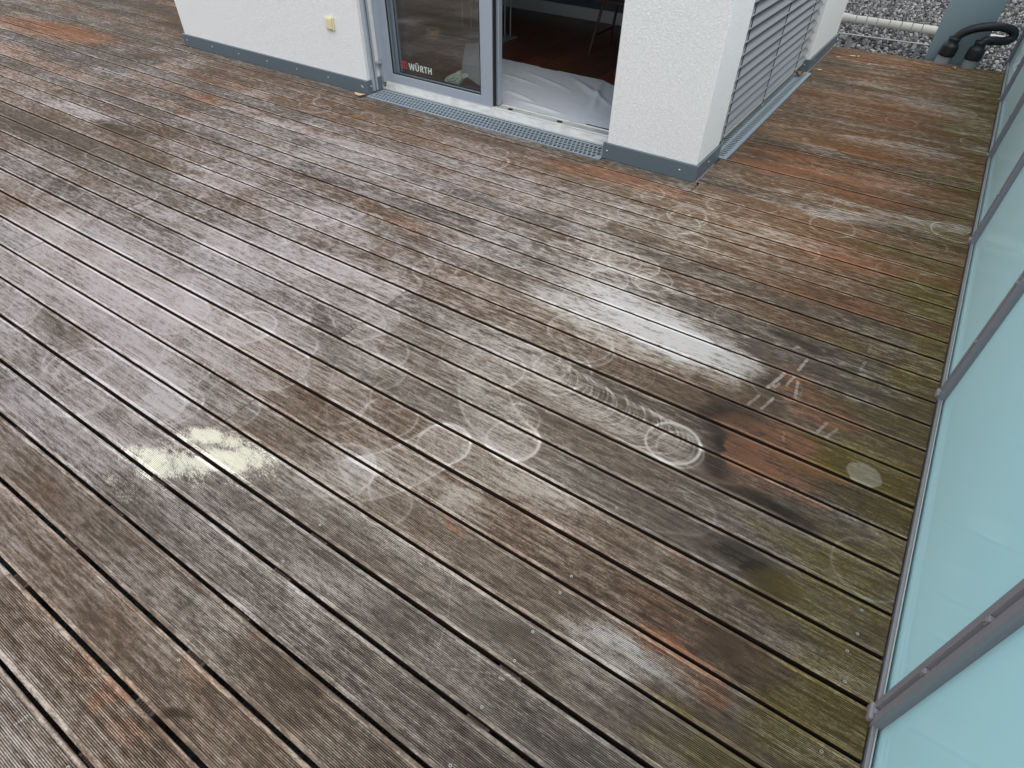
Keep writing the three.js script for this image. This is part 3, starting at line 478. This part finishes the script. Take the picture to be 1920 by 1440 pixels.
// ---------------------------------------------------------------- outer venetian blind
{
  const b = thing('venetian_blind', 'closed grey metal venetian blind on the side window', 'blind', [-1.108, 0, -1.61]);
  const len = 2.32, sl = mat(0.2, 0.222, 0.238, { roughness: 0.42, metalness: 0.25 });
  // slat: bead, bowed sheet, bead; outer edge low
  const c = []; const N = 10;
  for (let i = 0; i <= N; i++) { const t = i / N - 0.5; c.push([t * 0.086, 0.011 * (1 - 4 * t * t)]); }
  const th = 0.0011, up = c.map(([x, y]) => [x, y + th]), dn = [...c].reverse().map(([x, y]) => [x, y]);
  const bead = (x, y, s) => [[x, y - 0.0022], [x + s * 0.0028, y - 0.0008], [x + s * 0.0028, y + 0.0022], [x, y + 0.0036]];
  const outl = [...up, ...bead(0.0432, 0, 1).reverse(), ...dn, ...bead(-0.0432, 0, -1)];
  const sg = sweep(outl, len, 'z'); sg.translate(0, 0, -len / 2); sg.rotateZ(-0.43);
  const pitch = 0.0715, y0 = 0.128;
  for (let i = 0; i < 31; i++) { const m = part(b, 'slat', sg, sl, [rr(-0.001, 0.001), y0 + i * pitch, rr(-0.003, 0.003)]); m.rotation.z = rr(-0.03, 0.03); }
  part(b, 'bottom_rail', bx(0.002, 0.03, 0.068, 0.084, -len / 2, len / 2, 0.005), mat(0.5, 0.48, 0.42, { roughness: 0.5 }));
  part(b, 'head_rail', bx(-0.04, 0.04, YL - 0.06, YL - 0.002, -len / 2, len / 2, 0.004), sl);
  for (const z of [1.03, 0.1, -0.82]) {
    const cb = part(b, 'cable', rod([0.036, 0.06, z], [0.036, YL - 0.06, z], 0.003), black);
    part(cb, 'end_stop', rod([0.036, 0.05, z], [0.036, 0.072, z], 0.008, 10), steel);
    for (let i = 0; i < 31; i++) part(b, 'ladder_clip', rod([-0.022, y0 + i * pitch + 0.036, z - 0.02], [0.036, y0 + i * pitch - 0.036, z - 0.004], 0.002, 5), black);
  }
}

// ---------------------------------------------------------------- drain grates
function grateGeometry(L, Wd, rows, pitch, slotL, slotW, m0) {
  const s = new THREE.Shape([[0, 0], [L, 0], [L, Wd], [0, Wd]].map(([x, y]) => new THREE.Vector2(x, y)));
  const step = (Wd - 2 * m0) / rows;
  for (let r = 0; r < rows; r++) for (let x = 0.02 + (r % 2) * pitch / 2; x < L - 0.02 - slotW; x += pitch) {
    const cy = m0 + (r + 0.5) * step, a = x, c = x + slotW, lo = cy - slotL / 2, hi = cy + slotL / 2, e = slotW / 2;
    const h = new THREE.Path(); h.moveTo(a, lo + e); h.lineTo(a, hi - e); h.lineTo(a + e * 0.5, hi); h.lineTo(c - e * 0.5, hi); h.lineTo(c, hi - e); h.lineTo(c, lo + e); h.lineTo(c - e * 0.5, lo); h.lineTo(a + e * 0.5, lo); h.closePath(); s.holes.push(h);
  }
  return new THREE.ExtrudeGeometry(s, { depth: 0.004, bevelEnabled: false }).rotateX(-Math.PI / 2);
}
{
  const zinc = mat(0.34, 0.41, 0.47, { roughness: 0.45, metalness: 0.35 });
  const g1 = thing('drain_grate', 'long slotted blue grey drain grate in front of the sliding door', 'drain grate', [-3.82, -0.001, 0.052], 'slotted drain grates along the house');
  part(g1, 'grating', grateGeometry(2.13, 0.205, 4, 0.034, 0.04, 0.02, 0.014), zinc);
  const lip = []; // a raised lip beside every slot
  const step = (0.205 - 0.028) / 4;
  for (let r = 0; r < 4; r++) for (let x = 0.021 + (r % 2) * 0.017; x < 2.09; x += 0.034) lip.push(flat(bx(x - 0.0075, x - 0.0005, 0.003, 0.0115, -(0.014 + (r + 0.85) * step), -(0.014 + (r + 0.15) * step), 0.002)));
  part(g1, 'lips', mergeGeometries(lip), zinc);
  part(g1, 'trough', mergeGeometries([bx(0, 2.13, -0.14, -0.136, -0.205, 0), bx(0, 2.13, -0.136, 0, -0.2, -0.196), bx(0, 2.13, -0.136, 0, -0.006, -0.002)]), mat(0.22, 0.23, 0.24));
  const g2 = thing('drain_grate', 'slotted grey drain grate below the venetian blind', 'drain grate', [-1.155, 0, -0.452], 'slotted drain grates along the house');
  const gg = grateGeometry(2.33, 0.17, 2, 0.036, 0.052, 0.02, 0.02); gg.rotateY(Math.PI / 2).scale(-1, 1, 1);
  { // mirrored: turn the faces round again
    const h = gg.index ? gg.toNonIndexed() : gg, p = h.attributes.position; for (let i = 0; i < p.count; i += 3) { const x = p.getX(i), y = p.getY(i), z = p.getZ(i); p.setXYZ(i, p.getX(i + 1), p.getY(i + 1), p.getZ(i + 1)); p.setXYZ(i + 1, x, y, z); } h.computeVertexNormals();
    h.computeBoundingBox(); const bb = h.boundingBox; h.translate(-bb.min.x, 0, -bb.max.z); part(g2, 'grating', h, zinc);
  }
  const l2 = []; const st2 = (0.17 - 0.04) / 2;
  for (let r = 0; r < 2; r++) for (let z = 0.02 + (r % 2) * 0.018; z < 2.27; z += 0.036) l2.push(flat(bx(0.02 + (r + 0.1) * st2, 0.02 + (r + 0.9) * st2, 0.003, 0.0065, -(z + 0.029), -(z + 0.0205), 0.0015)));
  part(g2, 'lips', mergeGeometries(l2), zinc);
  part(g2, 'trough', mergeGeometries([bx(0, 0.17, -0.14, -0.136, -2.33, 0), bx(0.166, 0.17, -0.136, 0, -2.33, 0)]), mat(0.22, 0.23, 0.24));
}

// ---------------------------------------------------------------- glass railing on the right
{
  const gr = thing('glass_railing', 'tall turquoise frosted glass railing with grey posts along the deck', 'railing', [0.53, 0, 0]);
  const pm = mat(0.24, 0.235, 0.255, { roughness: 0.5, metalness: 0.1 }), rm = mat(0.24, 0.235, 0.245, { roughness: 0.5, metalness: 0.2 });
  const frosted = new THREE.MeshPhysicalMaterial({ color: lin(0.56, 0.90, 0.94), roughness: 0.95, transmission: 0.28, thickness: 0, clearcoat: 1, clearcoatRoughness: 0.03, ior: 1.5 });
  const zs = [-4.35, -2.97, -1.58, -0.18, 1.29, 2.716, 4.14, 5.57];
  for (let i = 0; i + 1 < zs.length; i++) {
    const a = zs[i] + 0.012, c = zs[i + 1] - 0.012;
    part(gr, 'glass_panel', bx(-0.004, 0.006, -0.02, 1.05, a, c), frosted);
    const r = part(gr, 'bottom_rail', mergeGeometries([bx(-0.027, -0.018, -0.03, 0.008, a, c, 0.002), bx(0.007, 0.02, -0.03, 0.008, a, c, 0.002)].map(flat)), rm);
    part(r, 'seal', bx(-0.0165, -0.0125, -0.02, 0.004, a, c), mat(0.5, 0.49, 0.46));
  }
  for (const z of zs) {
    const pr = [[-0.03, -0.034], [-0.03, -0.011], [-0.021, -0.009], [-0.021, 0.009], [-0.03, 0.011], [-0.03, 0.034], [-0.018, 0.034], [-0.002, 0.03], [0.03, 0.03], [0.03, -0.03], [-0.002, -0.03], [-0.018, -0.034]];
    const s = new THREE.Shape(pr.map(([x, y]) => new THREE.Vector2(x, -y)));
    const g = new THREE.ExtrudeGeometry(s, { depth: 1.13, bevelEnabled: false }).rotateX(-Math.PI / 2).translate(0, -0.03, 0);
    const p = part(gr, 'post', g, pm, [0, 0, z]);
    for (const y of [0.0, 0.26, 0.52, 0.78, 1.04]) part(p, 'clip', mergeGeometries([bx(-0.0335, -0.02, y, y + 0.022, -0.008, 0.008, 0.003), new THREE.CylinderGeometry(0.006, 0.006, 0.003, 10).rotateZ(Math.PI / 2).translate(-0.035, y + 0.011, 0)].map(flat)), rm);
    part(p, 'foot', bx(-0.042, -0.028, -0.02, 0.018, -0.024, 0.024, 0.006), pm);
  }
  part(gr, 'ledge', bx(0.022, 0.42, -0.16, -0.03, zs[0] - 0.05, 5.6), mat(0.04, 0.042, 0.04));
  part(gr, 'handrail', bx(-0.03, 0.03, 1.1, 1.125, zs[0] - 0.05, 5.6, 0.006), pm);
}

// ---------------------------------------------------------------- smaller things on and beside the house
{
  const s = thing('socket_cover', 'cream plastic socket cover on the white wall left of the door', 'socket', [-4.155, 0.47, 0]);
  const cream = mat(0.66, 0.6, 0.38, { roughness: 0.45 });
  part(s, 'plate', bx(-0.041, 0.041, -0.045, 0.045, 0.001, 0.016, 0.004), cream);
  part(s, 'flap', bx(-0.031, 0.03, -0.036, 0.036, 0.0165, 0.026, 0.004), cream);
  part(s, 'hinge', rod([-0.028, 0.037, 0.02], [0.028, 0.037, 0.02], 0.004), cream);
}
{ // steel column at the deck end
  const c = thing('steel_column', 'broad blue grey steel column at the far deck end', 'column', [0.03, 0, -4.12]);
  const cm = mat(0.19, 0.265, 0.3, { roughness: 0.45 });
  part(c, 'flange', bx(-0.22, 0.22, -0.16, 3.0, 0.066, 0.09, 0.003), cm);
  part(c, 'flange', bx(-0.22, 0.22, -0.16, 3.0, -0.33, -0.306, 0.003), cm);
  part(c, 'web', bx(-0.008, 0.008, -0.16, 3.0, -0.306, 0.066), cm);
  part(c, 'base_plate', bx(-0.26, 0.26, -0.17, -0.14, -0.36, 0.12), cm);
}
{ // the two pipe ends and the black hose that joins them
  const h = thing('hose_connection', 'black hose looping between two grey pipe stubs at the deck end', 'hose', [-0.035, 0, -3.895]);
  const pg = mat(0.3, 0.32, 0.325, { roughness: 0.55 }), rub = mat(0.011, 0.011, 0.013, { roughness: 0.5 });
  const stub = new THREE.LatheGeometry([[0.05, -0.12], [0.062, -0.12], [0.062, 0.075], [0.066, 0.078], [0.066, 0.09], [0.05, 0.092]].map(([a, b]) => new THREE.Vector2(a, b)), 24);
  const cuff = new THREE.LatheGeometry([[0.05, 0.07], [0.07, 0.072], [0.072, 0.085], [0.07, 0.15], [0.064, 0.168], [0.048, 0.176], [0.046, 0.2], [0.05, 0.203], [0.05, 0.225], [0.036, 0.228]].map(([a, b]) => new THREE.Vector2(a, b)), 24);
  for (const [x, z, rx, rz] of [[0, 0, 0.02, -0.1], [0.228, 0.012, 0.0, -0.06]]) {
    const a = part(h, 'pipe_stub', stub, pg, [x, 0, z]); a.rotation.set(rx, 0, rz);
    const b = part(h, 'cuff', cuff, rub, [x, 0, z]); b.rotation.set(rx, 0, rz);
  }
  const cv = new THREE.CatmullRomCurve3([[0.02, 0.19, 0], [0.045, 0.245, -0.005], [0.12, 0.3, -0.01], [0.24, 0.335, -0.03], [0.36, 0.34, -0.06], [0.445, 0.31, -0.085], [0.46, 0.265, -0.085], [0.4, 0.235, -0.06], [0.32, 0.235, -0.02], [0.262, 0.225, 0.005], [0.24, 0.19, 0.012]].map((p) => new THREE.Vector3(...p)));
  part(h, 'hose', new THREE.TubeGeometry(cv, 90, 0.037, 14), rub);
}
{
  const p = thing('waste_pipe', 'pale grey plastic pipe lying on the roof gravel', 'pipe', [-1.2, -0.1, -5.75]);
  const pm = mat(0.4, 0.39, 0.36, { roughness: 0.55 });
  part(p, 'tube', rod([-2.2, 0, 0], [1.7, 0, 0.02], 0.054, 28), pm);
  part(p, 'socket', rod([-0.15, 0, 0.011], [-0.01, 0, 0.0115], 0.062, 28), pm);
}
{ // wire fences at the deck end
  const wm = mat(0.36, 0.37, 0.38, { roughness: 0.45, metalness: 0.5 });
  const f = thing('wire_fence', 'thin upright wires of a mesh fence left of the steel column', 'fence', [-0.62, 0, -4.06], 'mesh fences at the deck end');
  for (const x of [-0.31, -0.21, -0.11, 0.005, 0.113, 0.21, 0.3]) part(f, 'wire', rod([x, 0.095, 0], [x, 1.1, 0], 0.0045, 6), wm);
  part(f, 'rail', rod([-0.42, 0.086, 0.007], [0.42, 0.098, 0.007], 0.0075, 8), wm);
  part(f, 'rail', rod([-0.42, 1.1, 0.007], [0.42, 1.1, 0.007], 0.0075, 8), wm);
  for (const x of [-0.31, 0.335]) part(f, 'bracket', bx(x - 0.018, x + 0.018, -0.17, 0.09, -0.012, -0.006), mat(0.2, 0.21, 0.22));
  const e = thing('wire_fence', 'mesh fence wires between the steel column and the glass railing', 'fence', [0.5, 0, -4.4], 'mesh fences at the deck end');
  for (const x of [-0.11, -0.0, 0.1]) part(e, 'wire', rod([x, -0.1, 0], [x, 1.0, 0], 0.0045, 6), wm);
  for (const y of [0.02, 0.23, 0.44, 0.65]) part(e, 'rail', rod([-0.16, y, 0.009], [0.16, y, 0.009], 0.006, 8), wm);
}
// ---------------------------------------------------------------- inside the room
{
  // thin plastic sheet with folds
  const out = [[-3.98, -1.5], [-3.86, -1.62], [-3.42, -1.3], [-2.9, -1.29], [-2.38, -1.3], [-2.2, -1.22], [-1.95, -1.1], [-1.75, -0.34], [-2.7, -0.31], [-3.1, -0.55], [-3.46, -0.75]];
  const inPoly = (x, z) => { let c = false; for (let i = 0, j = out.length - 1; i < out.length; j = i++) { const [xi, zi] = out[i], [xj, zj] = out[j]; if ((zi > z) !== (zj > z) && x < (xj - xi) * (z - zi) / (zj - zi) + xi) c = !c; } return c; };
  const P = [], I = [], id = new Map(), st = 0.016;
  const fold = (x, z, a, b, c, d, w, h) => { const ex = c - a, ez = d - b, t = clamp(((x - a) * ex + (z - b) * ez) / (ex * ex + ez * ez)), q = Math.hypot(x - a - ex * t, z - b - ez * t); return h * Math.sin(Math.PI * clamp(t * 0.9 + 0.05)) * Math.exp(-q * q / (w * w)); };
  const H = (x, z) => 0.053 + 0.004 * fbm(x * 5 + 50, z * 7 + 50) + 0.0016 * vn(x * 22 + 50, z * 30 + 60) + fold(x, z, -3.2, -0.95, -2.7, -0.85, 0.02, 0.009) + fold(x, z, -3.0, -1.1, -2.45, -0.9, 0.022, 0.01) + fold(x, z, -2.6, -1.2, -2.0, -0.75, 0.03, 0.016) + fold(x, z, -2.36, -1.28, -2.1, -0.6, 0.025, 0.02) + fold(x, z, -2.9, -0.6, -2.55, -0.5, 0.018, 0.014) + fold(x, z, -2.7, -0.45, -2.2, -0.4, 0.02, 0.012);
  const vid = (i, j) => { const k = i + ',' + j; if (!id.has(k)) { const x = -4.1 + i * st, z = -1.7 + j * st; id.set(k, P.length / 3); P.push(x, H(x, z), z); } return id.get(k); };
  for (let i = 0; i < 150; i++) for (let j = 0; j < 90; j++) if (inPoly(-4.1 + (i + 0.5) * st, -1.7 + (j + 0.5) * st)) { const a = vid(i, j), b = vid(i + 1, j), c = vid(i + 1, j + 1), d = vid(i, j + 1); I.push(a, d, c, a, c, b); }
  const g = new THREE.BufferGeometry(); g.setAttribute('position', new THREE.Float32BufferAttribute(P, 3)); g.setIndex(I); g.computeVertexNormals();
  const m = new THREE.MeshPhysicalMaterial({ color: lin(0.56, 0.61, 0.68), roughness: 0.38, side: THREE.DoubleSide });
  tagMesh('plastic_sheet', g, m, 'pale crumpled plastic sheet spread on the dark indoor floor', 'plastic sheet');
}
{ // crumpled bag behind the fixed glass
  const s = new THREE.IcosahedronGeometry(1, 3), p = s.attributes.position;
  for (let i = 0; i < p.count; i++) { const x = p.getX(i), y = p.getY(i), z = p.getZ(i), k = 0.6 + 0.7 * Math.abs(vn(x * 2.2 + 7, y * 2.2 + z * 1.9 + 3) - 0.5) * 2; p.setXYZ(i, x * k * 0.11, y * k * 0.05, z * k * 0.055); }
  s.computeVertexNormals(); const q = flat(s); q.computeVertexNormals(); q.rotateZ(0.5).rotateY(0.3); q.computeBoundingBox(); q.translate(0, -q.boundingBox.min.y, 0);
  tagMesh('crumpled_bag', q, mat(0.58, 0.64, 0.56), 'small crumpled pale bag on the floor behind the closed glass leaf', 'bag', [-3.26, 0.0505, -0.42]);
}
{
  const g = new THREE.LatheGeometry([[0.035, 0], [0.068, 0], [0.07, 0.003], [0.07, 0.045], [0.068, 0.048], [0.035, 0.048], [0.035, 0]].map(([a, b]) => new THREE.Vector2(a, b)), 28);
  const t = thing('tape_roll', 'yellow roll of tape on the indoor floor behind the glass', 'tape', [-4.46, 0.0505, -1.6]);
  part(t, 'tape', g, mat(0.75, 0.5, 0.06, { roughness: 0.5 }));
  part(t, 'core', new THREE.LatheGeometry([[0.031, 0], [0.0345, 0], [0.0345, 0.048], [0.031, 0.048], [0.031, 0]].map(([a, b]) => new THREE.Vector2(a, b)), 24), mat(0.4, 0.3, 0.2));
}
{
  const r = thing('stair_railing', 'slim metal balusters on a grey kerb inside the dark room', 'railing', [-3.77, 0.0505, -1.9]);
  const bm = mat(0.3, 0.31, 0.32, { roughness: 0.4, metalness: 0.5 });
  part(r, 'kerb', bx(-0.75, 0.07, 0, 0.012, -0.1, 0.3, 0.003), mat(0.13, 0.15, 0.17));
  for (const z of [0.24, 0.13, 0.02, -0.08]) part(r, 'baluster', rod([0, 0.012, z], [0, 1.0, z], 0.008), bm);
  for (const x of [-0.6, -0.49, -0.38, -0.27, -0.16]) part(r, 'baluster', rod([x, 0.012, -0.08], [x, 1.0, -0.08], 0.008), bm);
  part(r, 'handrail', bx(-0.7, 0.02, 1.0, 1.03, -0.1, -0.06, 0.006), bm);
  part(r, 'handrail', bx(-0.02, 0.02, 1.0, 1.03, -0.06, 0.3, 0.006), bm);
}
{
  const c = thing('chair', 'dark wooden chair standing inside at the far wall', 'chair', [-2.6, 0.0505, -2.12]);
  const wd = mat(0.05, 0.026, 0.016, { roughness: 0.5 }), cush = mat(0.03, 0.03, 0.032);
  for (const [x, z] of [[-0.19, -0.17], [0.2, -0.18], [-0.2, 0.19], [0.2, 0.19]]) {
    const l = part(c, 'leg', rod([x * 1.15, 0, z * 1.15], [x * 0.8, 0.43, z * 0.8], 0.014), wd);
  }
  part(c, 'seat', bx(-0.22, 0.22, 0.43, 0.455, -0.21, 0.21, 0.01), wd);
  part(c, 'cushion', bx(-0.2, 0.2, 0.4555, 0.49, -0.19, 0.19, 0.015), cush);
  part(c, 'backrest', bx(-0.2, 0.2, 0.6, 0.86, -0.22, -0.195, 0.01), wd);
  for (const x of [-0.18, 0.18]) part(c, 'back_post', rod([x, 0.44, -0.18], [x, 0.86, -0.215], 0.012), wd);
  part(c, 'stretcher', rod([-0.19, 0.17, -0.17], [-0.19, 0.17, 0.17], 0.009), wd);
  part(c, 'stretcher', rod([0.19, 0.17, -0.17], [0.19, 0.17, 0.17], 0.009), wd);
}
// ---------------------------------------------------------------- litter
{
  const leafShape = (l, w, curl) => { const g = new THREE.PlaneGeometry(l, w, 8, 4), p = g.attributes.position; g.rotateX(-Math.PI / 2); for (let i = 0; i < p.count; i++) { const x = p.getX(i) / l * 2, z = p.getZ(i) / w * 2; p.setZ(i, p.getZ(i) * Math.sqrt(Math.max(0.02, 1 - x * x))); p.setY(i, curl * (x * x + 0.6 * z * z) + 0.002); } g.computeVertexNormals(); return g; };
  const brown = mat(0.28, 0.15, 0.06, { side: THREE.DoubleSide }), straw = mat(0.5, 0.38, 0.22, { side: THREE.DoubleSide }), whiteC = mat(0.7, 0.68, 0.62, { side: THREE.DoubleSide });
  const lf = tagMesh('dry_leaf', leafShape(0.07, 0.05, 0.03), brown, 'brown curled dry leaf on the grate below the blind', 'leaf', [-1.055, 0.008, -2.6]); lf.rotation.y = 0.7;
  const l2 = tagMesh('dry_leaf', leafShape(0.1, 0.05, 0.012), straw, 'straw coloured leaf at the left end of the door grate', 'leaf', [-3.87, 0.003, 0.075]); l2.rotation.y = 0.2;
  const l3 = tagMesh('dry_leaf', leafShape(0.04, 0.03, 0.01), straw, 'small straw coloured leaf near the pipe stubs', 'leaf', [0.085, 0.003, -3.74]); l3.rotation.y = 1;
  const chip = (x, z, l, a, label) => { const m = tagMesh('wood_chip', bx(-l / 2, l / 2, 0.0005, 0.0035, -l * 0.14, l * 0.14, 0.001), whiteC, label, 'wood chip', [x, 0.001, z], 'pale chips on the far deck'); m.rotation.y = a; };
  chip(-0.79, -3.62, 0.05, 0.4, 'longest pale wood chip near the deck end by the gravel');
  chip(-0.74, -3.64, 0.03, 1.2, 'short pale wood chip just right of the longest chip');
  chip(-0.9, -3.5, 0.035, 0.1, 'pale wood chip closest to the white side wall at the deck end');
  chip(-0.6, -3.42, 0.03, 0.7, 'pale wood chip farthest right on the far deck');
  chip(-0.95, -2.95, 0.035, 0.3, 'single pale wood chip by the end of the drain grate below the blind');
}

renderer.render(scene, camera);
